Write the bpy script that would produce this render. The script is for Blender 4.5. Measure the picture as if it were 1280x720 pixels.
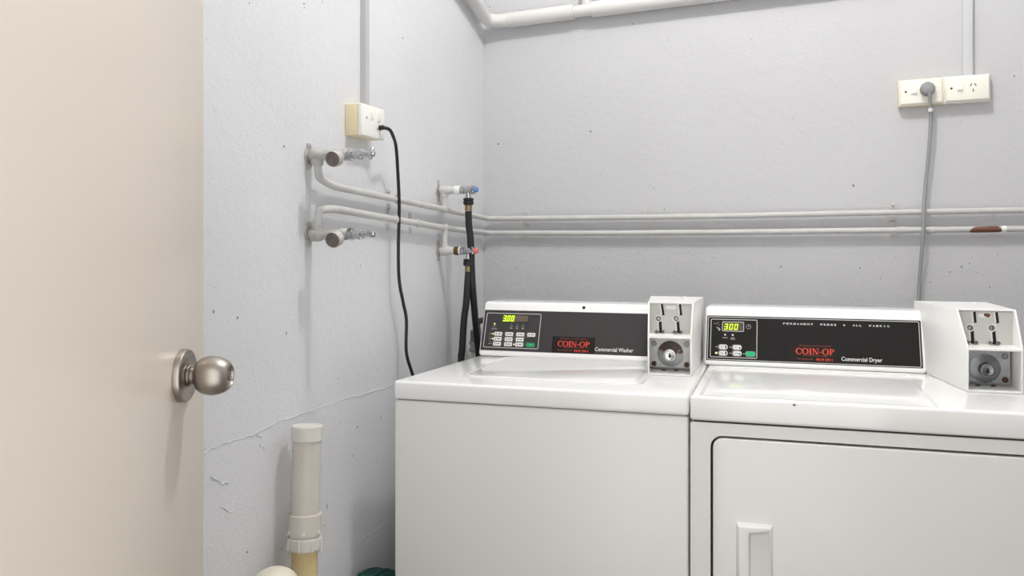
import bpy, bmesh, math, random
from mathutils import Vector, Matrix
for o in list(bpy.data.objects): bpy.data.objects.remove(o)
S = bpy.context.scene
COL = S.collection
R = math.radians
random.seed(4)

# ------------------------------------------------------------------ camera
YAW = R(17.1)
cam = bpy.data.cameras.new('camera')
cam.sensor_width = 36.0
cam.lens = 1100 / 1280 * 36
cam.shift_y = -60 / 1280
cam.clip_start = .02
camera = bpy.data.objects.new('camera', cam)
camera.location = (.952, -2.769, 1.24)
camera.rotation_euler = (R(90), 0, YAW)
COL.objects.link(camera)
S.camera = camera

# ------------------------------------------------------------------ world, lamp, exposure
world = bpy.data.worlds.new('world'); S.world = world
world.use_nodes = True
bg = world.node_tree.nodes['Background']
bg.inputs[0].default_value = (1.0, .99, .975, 1)
bg.inputs[1].default_value = 2.3
LAMP = (.92, -1.12, 2.88)
ld = bpy.data.lights.new('ceiling_lamp_light', 'POINT')
ld.energy = 54
ld.color = (1.0, .985, .96)
ld.shadow_soft_size = .06
lo = bpy.data.objects.new('ceiling_lamp_light', ld)
lo.location = LAMP
COL.objects.link(lo)
S.view_settings.view_transform = 'Standard'
S.view_settings.look = 'None'
S.view_settings.gamma = 1
S.view_settings.use_curve_mapping = False
S.view_settings.exposure = 0.03
S.cycles.max_bounces = 10
S.cycles.diffuse_bounces = 6

# ------------------------------------------------------------------ materials
def lin(c):
    return tuple((v / 255 / 12.92) if v / 255 <= .04045 else ((v / 255 + .055) / 1.055) ** 2.4 for v in c) + (1,)

def mat(name, rgb, rough=.5, metal=0, bump=0, bscale=150, mottle=0, mscale=6, rgb2=None, emit=0, coat=0, spec=.5):
    m = bpy.data.materials.new(name); m.use_nodes = True
    nt = m.node_tree; b = nt.nodes['Principled BSDF']
    b.inputs['Base Color'].default_value = lin(rgb)
    b.inputs['Roughness'].default_value = rough
    b.inputs['Metallic'].default_value = metal
    b.inputs['Coat Weight'].default_value = coat
    b.inputs['Specular IOR Level'].default_value = spec
    b.inputs['Coat Roughness'].default_value = .05
    tc = nt.nodes.new('ShaderNodeTexCoord')
    if bump:
        n = nt.nodes.new('ShaderNodeTexNoise'); n.inputs['Scale'].default_value = bscale; n.inputs['Detail'].default_value = 3
        bp = nt.nodes.new('ShaderNodeBump'); bp.inputs['Strength'].default_value = bump; bp.inputs['Distance'].default_value = .002
        nt.links.new(tc.outputs['Object'], n.inputs['Vector'])
        nt.links.new(n.outputs['Fac'], bp.inputs['Height'])
        nt.links.new(bp.outputs['Normal'], b.inputs['Normal'])
    if mottle:
        n = nt.nodes.new('ShaderNodeTexNoise'); n.inputs['Scale'].default_value = mscale; n.inputs['Detail'].default_value = 5
        nt.links.new(tc.outputs['Object'], n.inputs['Vector'])
        cr = nt.nodes.new('ShaderNodeValToRGB')
        cr.color_ramp.elements[0].position = .5 - .3 * (1 - mottle) - .02
        cr.color_ramp.elements[1].position = .5 + .3 * (1 - mottle) + .02
        cr.color_ramp.elements[0].color = lin(rgb2); cr.color_ramp.elements[1].color = lin(rgb)
        nt.links.new(n.outputs['Fac'], cr.inputs['Fac'])
        nt.links.new(cr.outputs['Color'], b.inputs['Base Color'])
    if emit:
        b.inputs['Emission Color'].default_value = lin(rgb)
        b.inputs['Emission Strength'].default_value = emit
    return m

def wall_mat(name, rgb, rgb2):
    m = bpy.data.materials.new(name); m.use_nodes = True
    nt = m.node_tree; b = nt.nodes['Principled BSDF']
    b.inputs['Roughness'].default_value = .62
    tc = nt.nodes.new('ShaderNodeTexCoord')
    def noise(s, d=3):
        n = nt.nodes.new('ShaderNodeTexNoise'); n.inputs['Scale'].default_value = s; n.inputs['Detail'].default_value = d
        nt.links.new(tc.outputs['Object'], n.inputs['Vector']); return n
    big = noise(2.5, 4)
    cr = nt.nodes.new('ShaderNodeValToRGB')
    cr.color_ramp.elements[0].position = .3; cr.color_ramp.elements[1].position = .7
    cr.color_ramp.elements[0].color = lin(rgb2); cr.color_ramp.elements[1].color = lin(rgb)
    nt.links.new(big.outputs['Fac'], cr.inputs['Fac'])
    # sparse specks of dirt on the paint
    sp = noise(55, 1)
    sr = nt.nodes.new('ShaderNodeValToRGB')
    sr.color_ramp.elements[0].position = .79; sr.color_ramp.elements[1].position = .83
    mx = nt.nodes.new('ShaderNodeMix'); mx.data_type = 'RGBA'
    nt.links.new(sp.outputs['Fac'], sr.inputs['Fac'])
    nt.links.new(sr.outputs['Color'], mx.inputs['Factor'])
    nt.links.new(cr.outputs['Color'], mx.inputs['A'])
    mx.inputs['B'].default_value = lin((120, 116, 112))
    nt.links.new(mx.outputs['Result'], b.inputs['Base Color'])
    fine = noise(230, 2); mid = noise(45, 3)
    ad = nt.nodes.new('ShaderNodeMath'); ad.operation = 'MULTIPLY_ADD'; ad.inputs[1].default_value = 1.2
    nt.links.new(mid.outputs['Fac'], ad.inputs[0]); nt.links.new(fine.outputs['Fac'], ad.inputs[2])
    bp = nt.nodes.new('ShaderNodeBump'); bp.inputs['Strength'].default_value = .38; bp.inputs['Distance'].default_value = .003
    nt.links.new(ad.outputs[0], bp.inputs['Height']); nt.links.new(bp.outputs['Normal'], b.inputs['Normal'])
    return m

M = {}
M['wall_l'] = wall_mat('wall_paint_lit', (217, 218, 221), (211, 212, 215))  # one wall paint, lightened here for the brighter light on this wall
M['wall_b'] = wall_mat('wall_paint_dimmed', (196, 196, 199), (192, 192, 194))  # same paint as the left wall, weaker light put into its colour
M['ceiling'] = mat('ceiling_paint', (232, 232, 230), .8, bump=.1)
M['floor'] = mat('floor_concrete', (150, 146, 140), .7, bump=.3, bscale=40, mottle=.4, mscale=5, rgb2=(128, 124, 118))
M['door'] = mat('door_enamel', (222, 212, 200), .28, bump=.06, bscale=60)
M['nickel'] = mat('satin_nickel', (164, 157, 149), .36, 1)
M['nickel_dark'] = mat('satin_nickel_dark', (120, 114, 108), .35, 1)
M['white'] = mat('enamel_lit_tops', (243, 243, 242), .12, coat=.3, bump=.03, bscale=25)  # same enamel as the fronts, lightened for the light on the tops
M['white_front'] = mat('enamel_dim_fronts', (226, 225, 222), .3, bump=.05, bscale=60)  # same enamel as the tops, dimmer light put into the colour
M['white_plastic'] = mat('white_plastic', (238, 238, 236), .35)
M['coin_white'] = mat('coin_box_enamel', (236, 236, 234), .38)
M['slide'] = mat('grey_plate', (205, 205, 200), .45, bump=.05, bscale=200)
M['zinc'] = mat('zinc_plate', (176, 178, 180), .42, .7, bump=.1, bscale=300, mottle=.3, mscale=40, rgb2=(150, 152, 154))
M['zinc_pale'] = mat('painted_lock_plate', (205, 206, 203), .45, .2, bump=.08, bscale=300, mottle=.3, mscale=50, rgb2=(186, 186, 183))
M['steel'] = mat('bright_steel', (206, 206, 206), .22, 1)
M['button_steel'] = mat('worn_steel', (150, 146, 142), .25, 1)
M['zinc_dark'] = mat('lock_zinc', (138, 140, 143), .3, 1, mottle=.3, mscale=60, rgb2=(112, 114, 116))
M['rust'] = mat('rust', (104, 62, 46), .8, .1, bump=.4, bscale=500, mottle=.5, mscale=160, rgb2=(66, 40, 32))
M['bolt_rust'] = mat('rusty_bolt', (112, 88, 72), .6, .4, bump=.3, bscale=600, mottle=.4, mscale=300, rgb2=(80, 58, 46))
M['bolt'] = mat('dull_bolt', (140, 140, 138), .4, .8)
M['brown'] = mat('brown_chip', (120, 72, 52), .7)
M['black'] = mat('black_gap', (16, 16, 16), .7)
M['gap'] = mat('gap_dark', (60, 58, 56), .8)
M['gap_pale'] = mat('gap_seal', (150, 148, 145), .8)
M['rubber'] = mat('black_rubber', (26, 26, 27), .5)
M['cord_black'] = mat('black_cord', (20, 20, 21), .45)
M['cord_grey'] = mat('grey_cord', (146, 148, 148), .5)
M['plug_grey'] = mat('grey_plug', (142, 142, 144), .6, bump=.2, bscale=500)
M['panel_w'] = mat('charcoal_panel', (60, 58, 59), .5, bump=.04, bscale=900, spec=.2)
M['panel_d'] = mat('black_panel', (31, 30, 30), .5, bump=.04, bscale=900, spec=.15)
M['line'] = mat('panel_line', (196, 194, 192), .5)
M['key'] = mat('keypad_button', (226, 226, 224), .5)
M['mark'] = mat('print_dark', (110, 110, 112), .6)
M['green'] = mat('green_button', (10, 150, 92), .5)
M['disp_lit'] = mat('display_green_glass', (92, 112, 10), .4)
M['disp_dim'] = mat('display_brown_glass', (98, 82, 76), .4)
M['digit'] = mat('lit_digit', (216, 255, 60), .4, emit=1.0)
M['led'] = mat('lit_led', (255, 255, 160), .4, emit=.9)
M['led_off'] = mat('led_off', (150, 150, 146), .5)
M['sticker'] = mat('sticker_black', (36, 32, 29), .5, spec=.15)
M['red'] = mat('sticker_red', (222, 66, 44), .5)
M['red_dim'] = mat('sticker_red_small', (168, 70, 58), .5)
M['print'] = mat('print_white', (226, 226, 226), .5)
M['cream'] = mat('cream_plastic', (240, 237, 226), .4)
M['cream_white'] = mat('white_faceplate', (238, 238, 233), .35)
M['aged'] = mat('yellowed_plastic', (232, 216, 176), .5, mottle=.4, mscale=40, rgb2=(236, 222, 192))
M['pipe'] = mat('pipe_paint', (200, 199, 197), .5, bump=.12, bscale=120, mottle=.4, mscale=30, rgb2=(192, 191, 188))
M['tap_paint'] = mat('tap_paint', (192, 191, 188), .5, bump=.25, bscale=150, mottle=.4, mscale=70, rgb2=(166, 162, 157))
M['pvc'] = mat('white_pvc', (212, 211, 209), .42)
M['standpipe'] = mat('grey_white_pvc', (203, 198, 189), .42, mottle=.2, mscale=12, rgb2=(196, 190, 179))
M['pvc_yellow'] = mat('yellowed_pvc', (214, 196, 150), .45, mottle=.4, mscale=14, rgb2=(196, 172, 120))
M['pvc_cream'] = mat('cream_pvc', (224, 218, 202), .45, mottle=.3, mscale=20, rgb2=(210, 203, 184))
M['chrome'] = mat('chrome', (186, 188, 190), .12, 1)
M['brass'] = mat('brass', (160, 142, 104), .35, 1)
M['brass_dark'] = mat('tarnished_brass', (112, 84, 52), .5, .6)
M['cap_face'] = mat('worn_cap_face', (122, 112, 106), .6, .2, bump=.2, bscale=300, mottle=.4, mscale=90, rgb2=(92, 84, 80))
M['blue'] = mat('blue_cap', (84, 130, 186), .4)
M['redcap'] = mat('red_cap', (214, 108, 108), .4)
M['conduit'] = mat('conduit_paint', (205, 206, 209), .5)
M['hose_green'] = mat('green_hose', (10, 88, 76), .4, mottle=.4, mscale=30, rgb2=(8, 56, 56))
M['hose_brown'] = mat('dirty_hose', (74, 50, 34), .7)
M['lamp'] = mat('lamp_diffuser', (255, 250, 240), .5, emit=2.0)
M['crack'] = M['wall_l']
M['chip'] = mat('paint_chip_dark', (112, 106, 102), .8)

# ------------------------------------------------------------------ mesh helpers
def tmp(fn):
    b = bmesh.new(); fn(b); return b

def merge(dst, src):
    me = bpy.data.meshes.new('t'); src.to_mesh(me); src.free(); dst.from_mesh(me); bpy.data.meshes.remove(me)

def bevel(b, w, seg=2, ang=30):
    es = [e for e in b.edges if len(e.link_faces) == 2 and e.calc_face_angle(0) > R(ang)]
    bmesh.ops.bevel(b, geom=es, offset=w, segments=seg, affect='EDGES', profile=.5)

def box(bm, x0, x1, y0, y1, z0, z1, bev=0, seg=2, xf=None):
    b = bmesh.new()
    bmesh.ops.create_cube(b, size=1)
    for v in b.verts:
        v.co = Vector((x0 + (v.co.x + .5) * (x1 - x0), y0 + (v.co.y + .5) * (y1 - y0), z0 + (v.co.z + .5) * (z1 - z0)))
    if bev: bevel(b, bev, seg)
    if xf is not None:
        for v in b.verts: v.co = xf(v.co)
    merge(bm, b); return bm

def prism(bm, pts, d, bev=0, seg=2, ang=30):
    """polygon pts (3-D, planar) extruded by vector d"""
    b = bmesh.new()
    d = Vector(d)
    a = [b.verts.new(p) for p in pts]; c = [b.verts.new(Vector(p) + d) for p in pts]
    b.faces.new(a); b.faces.new(c[::-1])
    n = len(pts)
    for i in range(n): b.faces.new((a[i], c[i], c[(i + 1) % n], a[(i + 1) % n]))
    bmesh.ops.recalc_face_normals(b, faces=b.faces[:])
    if bev: bevel(b, bev, seg, ang)
    merge(bm, b); return bm

def rrect(x0, x1, v0, v1, r, n=5):
    out = []
    for cx, cy, a0 in ((x1 - r, v1 - r, 0), (x0 + r, v1 - r, 90), (x0 + r, v0 + r, 180), (x1 - r, v0 + r, 270)):
        for i in range(n + 1):
            a = R(a0 + 90 * i / n); out.append((cx + r * math.cos(a), cy + r * math.sin(a)))
    return out

def ring_plate(bm, outer, inner, d):
    """flat ring between two 3-D loops of equal count, extruded by d"""
    b = bmesh.new(); d = Vector(d); n = len(outer)
    L = [[b.verts.new(Vector(p) + (d if k else Vector())) for p in loop] for loop in (outer, inner) for k in (0, 1)]
    o0, o1, i0, i1 = L
    for i in range(n):
        j = (i + 1) % n
        b.faces.new((o0[i], o0[j], i0[j], i0[i])); b.faces.new((o1[i], i1[i], i1[j], o1[j]))
        b.faces.new((o0[i], o1[i], o1[j], o0[j])); b.faces.new((i0[i], i0[j], i1[j], i1[i]))
    bmesh.ops.recalc_face_normals(b, faces=b.faces[:])
    merge(bm, b); return bm

def frame_of(axis):
    w = Vector(axis).normalized()
    u = w.orthogonal().normalized(); return u, w.cross(u), w

def lathe(bm, prof, org, axis, seg=32):
    b = bmesh.new(); u, v, w = frame_of(axis); org = Vector(org); rings = []
    for r, h in prof:
        if r < 1e-6: rings.append([b.verts.new(org + w * h)]); continue
        rings.append([b.verts.new(org + w * h + (u * math.cos(2 * math.pi * i / seg) + v * math.sin(2 * math.pi * i / seg)) * r) for i in range(seg)])
    for a, c in zip(rings, rings[1:]):
        for i in range(seg):
            j = (i + 1) % seg
            if len(a) == 1 and len(c) == 1: continue
            if len(a) == 1: b.faces.new((a[0], c[i], c[j]))
            elif len(c) == 1: b.faces.new((a[i], a[j], c[0]))
            else: b.faces.new((a[i], a[j], c[j], c[i]))
    for rg in (rings[0], rings[-1]):
        if len(rg) > 2: b.faces.new(rg)
    bmesh.ops.recalc_face_normals(b, faces=b.faces[:])
    merge(bm, b); return bm

def cyl(bm, p0, p1, r, seg=20, bev=0):
    p0, p1 = Vector(p0), Vector(p1); h = (p1 - p0).length
    prof = [(r, 0), (r, h)] if not bev else [(r - bev, 0), (r, bev), (r, h - bev), (r - bev, h)]
    return lathe(bm, [(0, prof[0][1])] + prof + [(0, prof[-1][1])], p0, p1 - p0, seg)

def smooth_path(pts, sub=8):
    pts = [Vector(p) for p in pts]; P = [2 * pts[0] - pts[1]] + pts + [2 * pts[-1] - pts[-2]]; out = []
    for i in range(1, len(P) - 2):
        a, b, c, d = P[i - 1:i + 3]
        for k in range(sub):
            t = k / sub
            out.append(.5 * ((2 * b) + (c - a) * t + (2 * a - 5 * b + 4 * c - d) * t * t + (3 * b - a - 3 * c + d) * t ** 3))
    out.append(pts[-1]); return out

def fillet_path(pts, rad, n=7):
    pts = [Vector(p) for p in pts]; out = [pts[0]]
    for a, b, c in zip(pts, pts[1:], pts[2:]):
        r = min(rad, (a - b).length * .48, (c - b).length * .48)
        p, q = b + (a - b).normalized() * r, b + (c - b).normalized() * r
        for i in range(n + 1):
            t = i / n; out.append((1 - t) ** 2 * p + 2 * t * (1 - t) * b + t * t * q)
    out.append(pts[-1]); return out

def tube(bm, path, r, seg=14, caps=True):
    b = bmesh.new(); path = [Vector(p) for p in path]; n = len(path)
    T = [((path[min(i + 1, n - 1)] - path[max(i - 1, 0)]).normalized()) for i in range(n)]
    u = T[0].orthogonal().normalized(); rings = []
    for i in range(n):
        u = (u - T[i] * u.dot(T[i])).normalized(); v = T[i].cross(u)
        rr = r[i] if isinstance(r, (list, tuple)) else r
        rings.append([b.verts.new(path[i] + (u * math.cos(2 * math.pi * k / seg) + v * math.sin(2 * math.pi * k / seg)) * rr) for k in range(seg)])
    for a, c in zip(rings, rings[1:]):
        for k in range(seg):
            j = (k + 1) % seg; b.faces.new((a[k], a[j], c[j], c[k]))
    if caps: b.faces.new(rings[0][::-1]); b.faces.new(rings[-1])
    bmesh.ops.recalc_face_normals(b, faces=b.faces[:])
    merge(bm, b); return bm

# ------------------------------------------------------------------ object helpers
WORLD = {}      # object name -> world matrix as built
def tag(o, label=None, cat=None, group=None, kind=None):
    if label: o['label'] = label
    if cat: o['category'] = cat
    if group: o['group'] = group
    if kind: o['kind'] = kind
    return o

def thing(name, loc, label, cat, group=None, rot=None):
    o = bpy.data.objects.new(name, None); COL.objects.link(o)
    m = Matrix.Translation(loc)
    if rot is not None: m = m @ rot
    o.matrix_world = m; o.location = m.translation; o.rotation_euler = m.to_euler()
    o.empty_display_size = .05
    WORLD[o.name] = m
    return tag(o, label, cat, group)

def obj(name, bm, m, parent=None, local=False, label=None, flat=False, ang=35):
    """mesh object; coordinates in the world, or in the parent thing's frame when local"""
    me = bpy.data.meshes.new(name)
    bm.to_mesh(me); bm.free()
    return objm(name, me, m, parent, local, label, flat, ang)

def objm(name, me, m, parent=None, local=False, label=None, flat=False, ang=35):
    root = parent
    pm = WORLD[parent.name] if parent else Matrix()
    while root is not None and root.parent is not None: root = root.parent
    rm = WORLD[root.name] if root else Matrix()
    inv = rm.inverted()
    if not local: me.transform(inv)
    co = [v.co for v in me.vertices]
    c = Vector([(min(p[k] for p in co) + max(p[k] for p in co)) / 2 for k in range(3)])
    me.transform(Matrix.Translation(-c))
    w = rm @ Matrix.Translation(c)
    o = bpy.data.objects.new(name, me); COL.objects.link(o)
    if parent: o.parent = parent
    o.matrix_local = pm.inverted() @ w
    WORLD[o.name] = w
    if m: me.materials.append(m)
    if not flat and len(me.polygons):
        me.polygons.foreach_set('use_smooth', [True] * len(me.polygons))
        me.set_sharp_from_angle(angle=R(ang))
    if label: o['label'] = label
    return o

def NB(): return bmesh.new()

# ================================================================== SETTING
bw = R(1.9)
RB = Matrix.Rotation(-bw, 4, 'Z')                    # back wall frame: x along the wall, -y into the room
bdir = Vector((math.cos(bw), -math.sin(bw), 0))
bout = Vector((-math.sin(bw), -math.cos(bw), 0))
def BW(x, off, z):                                  # world point at distance off in front of the back wall
    s = x / math.cos(bw)
    return bdir * s + bout * off + Vector((0, 0, z))
ZC = 3.05
XR = 2.35; YF = -2.60
def struct(name, bm, m):
    return tag(obj(name, bm, m, flat=True), kind='structure')
struct('floor', box(NB(), -.1, XR + .1, YF - .1, .1, -.1, 0), M['floor'])
struct('ceiling', box(NB(), -.1, XR + .1, YF - .1, .1, ZC, ZC + .1), M['ceiling'])
wall_left = struct('wall_left', box(NB(), -.1, 0, YF - .1, 0, 0, ZC), M['wall_l'])
wall_back = struct('wall_back', prism(NB(), [BW(-.1, 0, 0), BW(XR + .1, 0, 0), BW(XR + .1, -.1, 0), BW(-.1, -.1, 0)], (0, 0, ZC)), M['wall_b'])
struct('wall_right', box(NB(), XR, XR + .1, YF - .1, -.08, 0, ZC), M['wall_b'])
wf = NB()
box(wf, 0, .44, YF - .1, YF, 0, ZC); box(wf, 1.34, XR, YF - .1, YF, 0, ZC); box(wf, .44, 1.34, YF - .1, YF, 2.08, ZC)
struct('wall_front', wf, M['wall_b'])

# cracks and chips in the plaster
def crack(pts, r, name='plaster_crack'):
    b = NB(); P = []
    for a, c in zip(pts, pts[1:]):
        for k in range(6):
            t = k / 6
            P.append((0.0002 + random.uniform(-.0004, .0008), a[0] + (c[0] - a[0]) * t, a[1] + (c[1] - a[1]) * t + random.uniform(-.0022, .0022)))
    rr = [r * random.uniform(.4, 1.3) for _ in P]; rr[0] = rr[-1] = r * .1
    tube(b, P, rr, 6)
    return obj(name, b, M['crack'], wall_left)
crack([(-1.62, .868), (-1.4729, .8745), (-1.4087, .878), (-1.3261, .8735), (-1.2521, .883), (-1.1715, .8803), (-1.009, .8797), (-.8506, .8711), (-.62, .873)], .0011)
crack([(-1.326, .8735), (-1.30, .862), (-1.31, .85), (-1.285, .835)], .0012)
crack([(-1.50, .80), (-1.46, .83), (-1.43, .81), (-1.40, .80)], .0014)
crack([(-1.44, .77), (-1.40, .75), (-1.37, .765)], .0013)
crack([(-.9128, .5342), (-.8072, .5288), (-.62, .5335)], .0012)
crack([(-.87, .515), (-.79, .515), (-.62, .519)], .001)
def chips(spots, wall, place, name):
    b = NB()
    for u, z, s in spots:
        n = 7; pts = [place(u + s * random.uniform(.3, .55) * math.cos(2 * math.pi * i / n), z + s * random.uniform(.3, .6) * math.sin(2 * math.pi * i / n)) for i in range(n)]
        nv = (pts[2] - pts[0]).cross(pts[4] - pts[0]).normalized()
        prism(b, [p - nv * .0004 for p in pts], nv * .0008)
    return tag(obj(name, b, M['chip'], wall, flat=True), kind='stuff')
chips([(-1.1463, 1.731, .004), (-1.145, 1.724, .003), (-1.2231, 1.4269, .005), (-1.38, 1.0982, .005), (-.78, .80, .004), (-.80, .70, .003), (-1.0, .93, .003), (-.93, .74, .003), (-1.35, .66, .004), (-.89, 1.18, .003), (-1.06, .62, .004), (-.99, .83, .003)],
      wall_left, lambda u, z: Vector((.0002, u, z)), 'paint_chips')
chips([(.0537, 1.5573, .006), (.6122, 1.8598, .004), (.1289, 1.9926, .004), (.1151, 1.1481, .004), (1.1658, 1.159, .005), (1.22, 1.13, .004), (1.43, 1.165, .006), (1.40, 1.15, .004), (1.45, 1.175, .004), (1.47, 1.15, .003),
       (1.52, 1.2, .004), (.55, 1.33, .004), (.98, 1.60, .003), (1.56, 1.69, .005), (1.50, 1.11, .004), (.90, 1.22, .003), (1.35, 1.12, .004)],
      wall_back, lambda u, z: BW(u, .0002, z), 'paint_chips')

# ------------------------------------------------------------------ door
cs, sn = math.cos(YAW), math.sin(YAW)
DF = Vector((-sn, cs, 0)); DR = Vector((cs, sn, 0))       # along the leaf away from the hinge; out of the visible face
DE = Vector((.2197, -1.7754, 0))                          # free edge, visible face, on the floor
b = NB()
p = [DE, DE - DF * .815, DE - DF * .815 - DR * .038, DE - DR * .038]
prism(b, [q + Vector((0, 0, .012)) for q in p], (0, 0, 2.03), bev=.002, seg=2)
door = tag(obj('door_1', b, M['door']), kind='structure')
door['label'] = 'open cream painted flush door at left edge with round metal knob'
KN = Vector((.2429, -1.8505, 1.0727))
KN = DE + DF * ((KN - DE).dot(DF)) + Vector((0, 0, 1.0727))
knob = obj('knob', lathe(NB(), [(0, .0185), (.0135, .0185), (.018, .0205), (.0218, .0255), (.0238, .032), (.0242, .038), (.0232, .046), (.0205, .053), (.0168, .0585), (.014, .0605), (.0125, .0606), (.0118, .0595), (.0112, .0565), (0, .0560)], KN, DR, 48), M['nickel'], door, label='satin round door knob')
obj('rosette', lathe(NB(), [(0, 0), (.0328, 0), (.0328, .006), (.0318, .008), (.030, .0088), (.014, .0088), (0, .0088)], KN, DR, 48), M['nickel'], knob)
obj('shank', lathe(NB(), [(0, .0085), (.0122, .0085), (.0135, .010), (.0135, .012), (.0108, .0135), (.0108, .0165), (.0125, .0185), (.0125, .0195), (0, .0195)], KN, DR, 36), M['nickel'], knob)
obj('lock_button', lathe(NB(), [(0, .0555), (.006, .0555), (.006, .0585), (.005, .0595), (0, .0595)], KN, DR, 20), M['nickel_dark'], knob)

# ================================================================== MACHINES
YM = -.961                                  # plane of the machine fronts
FY0, FZ0 = -.506, .925; FT = Vector((0, .056, .144)).normalized(); FN = Vector((0, -FT.z, FT.y))
def F(x, v, h=0):                           # point on the sloping console face
    return Vector((x, FY0, FZ0)) + FT * v + FN * h

def face_poly(bm, pts, h0, h1, bev=0):
    return prism(bm, [F(x, v, h0) for x, v in pts], FN * (h1 - h0), bev)
def face_rect(bm, x0, x1, v0, v1, h0, h1, r=0):
    return face_poly(bm, rrect(x0, x1, v0, v1, r) if r else [(x0, v0), (x1, v0), (x1, v1), (x0, v1)], h0, h1)
def face_ring(bm, x0, x1, v0, v1, w, r, h0, h1):
    o = [F(x, v, h0) for x, v in rrect(x0, x1, v0, v1, r)]
    i = [F(x, v, h0) for x, v in rrect(x0 + w, x1 - w, v0 + w, v1 - w, max(r - w, .0003))]
    return ring_plate(bm, o, i, FN * (h1 - h0))

def text_mesh(s, bold=0.0):
    cu = bpy.data.curves.new('t', 'FONT'); cu.body = s; cu.size = 1; cu.offset = bold; cu.resolution_u = 2
    o = bpy.data.objects.new('t', cu); COL.objects.link(o)
    dg = bpy.context.evaluated_depsgraph_get()
    me = bpy.data.meshes.new_from_object(o.evaluated_get(dg))
    bpy.data.objects.remove(o); bpy.data.curves.remove(cu)
    return me
def face_text(name, s, x, v, w, hgt, m, parent, h=.0012, bold=0.0):
    """string fitted into the box x..x+w, v..v+hgt of the console face"""
    me = text_mesh(s, bold)
    xs = [q.co.x for q in me.vertices]; ys = [q.co.y for q in me.vertices]
    x0, x1, y0, y1 = min(xs), max(xs), min(ys), max(ys)
    for q in me.vertices:
        q.co = F(x + (q.co.x - x0) / (x1 - x0) * w, v + (q.co.y - y0) / (y1 - y0) * hgt, h)
    return objm(name, me, m, parent, flat=True)

SEG = {'3': 'abgcd', '0': 'abcdef'}
def digits(bm, s, x, v, w, h, gap, slant, th, h0=.0016, h1=.0019):
    for ch in s:
        if ch == '.':
            face_rect(bm, x - gap * .75, x - gap * .75 + th, v, v + th, h0, h1); continue
        segs = {'a': (0, w, h - th, h), 'd': (0, w, 0, th), 'g': (0, w, h / 2 - th / 2, h / 2 + th / 2),
                'b': (w - th, w, h / 2, h), 'c': (w - th, w, 0, h / 2), 'f': (0, th, h / 2, h), 'e': (0, th, 0, h / 2)}
        for k in SEG[ch]:
            a0, a1, b0, b1 = segs[k]
            if k in 'bcfe': b0 += th * .15; b1 -= th * .15
            face_poly(bm, [(x + q + slant * t, v + t) for q, t in ((a0, b0), (a1, b0), (a1, b1), (a0, b1))], h0, h1)
        x += w + gap

def serif_word(bm, x0, v0, W, H, h0=.0016, h1=.0018):
    """COIN-OP in roman capitals"""
    adv = {'C': .86, 'O': .98, 'I': .42, 'N': .98, '-': .38, 'P': .74}
    word = 'COIN-OP'; sp = .06
    k = W / (sum(adv[c] for c in word) + sp * 6); u = x0
    def q(a, b_): return (u + a * k, v0 + b_ * H)
    def poly(l): face_poly(bm, [q(*t) for t in l], h0, h1)
    def arc(cx, cy, rx, ry, ix, iy, a0, a1, n):
        for i in range(n):
            s, e = R(a0 + (a1 - a0) * i / n), R(a0 + (a1 - a0) * (i + 1) / n)
            poly([(cx + rx * math.cos(s), cy + ry * math.sin(s)), (cx + rx * math.cos(e), cy + ry * math.sin(e)),
                  (cx + ix * math.cos(e), cy + iy * math.sin(e)), (cx + ix * math.cos(s), cy + iy * math.sin(s))])
    for c in word:
        w = adv[c]
        if c == 'O': arc(w / 2, .5, w / 2, .53, w / 2 - .19, .45, 0, 360, 24)
        elif c == 'C':
            arc(w * .55, .5, w * .55, .53, w * .55 - .19, .45, 38, 322, 20)
            poly([(w - .10, .64), (w - .03, .64), (w - .03, .98), (w - .07, .98)])
        elif c == 'I':
            poly([(.11, 0), (.31, 0), (.31, 1), (.11, 1)])
            for z in (0, .93): poly([(0, z), (.42, z), (.42, z + .07), (0, z + .07)])
        elif c == 'N':
            poly([(.12, 0), (.20, 0), (.20, 1), (.12, 1)]); poly([(.78, 0), (.86, 0), (.86, 1), (.78, 1)])
            poly([(.06, 1), (.28, 1), (.86, 0), (.70, 0)])
            poly([(0, 0), (.32, 0), (.32, .07), (0, .07)]); poly([(.66, .93), (.98, .93), (.98, 1), (.66, 1)]); poly([(0, .93), (.28, .93), (.28, 1), (0, 1)])
        elif c == '-': poly([(.04, .34), (.34, .34), (.34, .46), (.04, .46)])
        elif c == 'P':
            poly([(.1, 0), (.29, 0), (.29, 1), (.1, 1)])
            poly([(0, 0), (.42, 0), (.42, .07), (0, .07)]); poly([(0, .93), (.3, .93), (.3, 1), (0, 1)])
            arc(.3, .72, .43, .28, .24, .2, -90, 90, 12)
        u += (w + sp) * k

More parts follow.
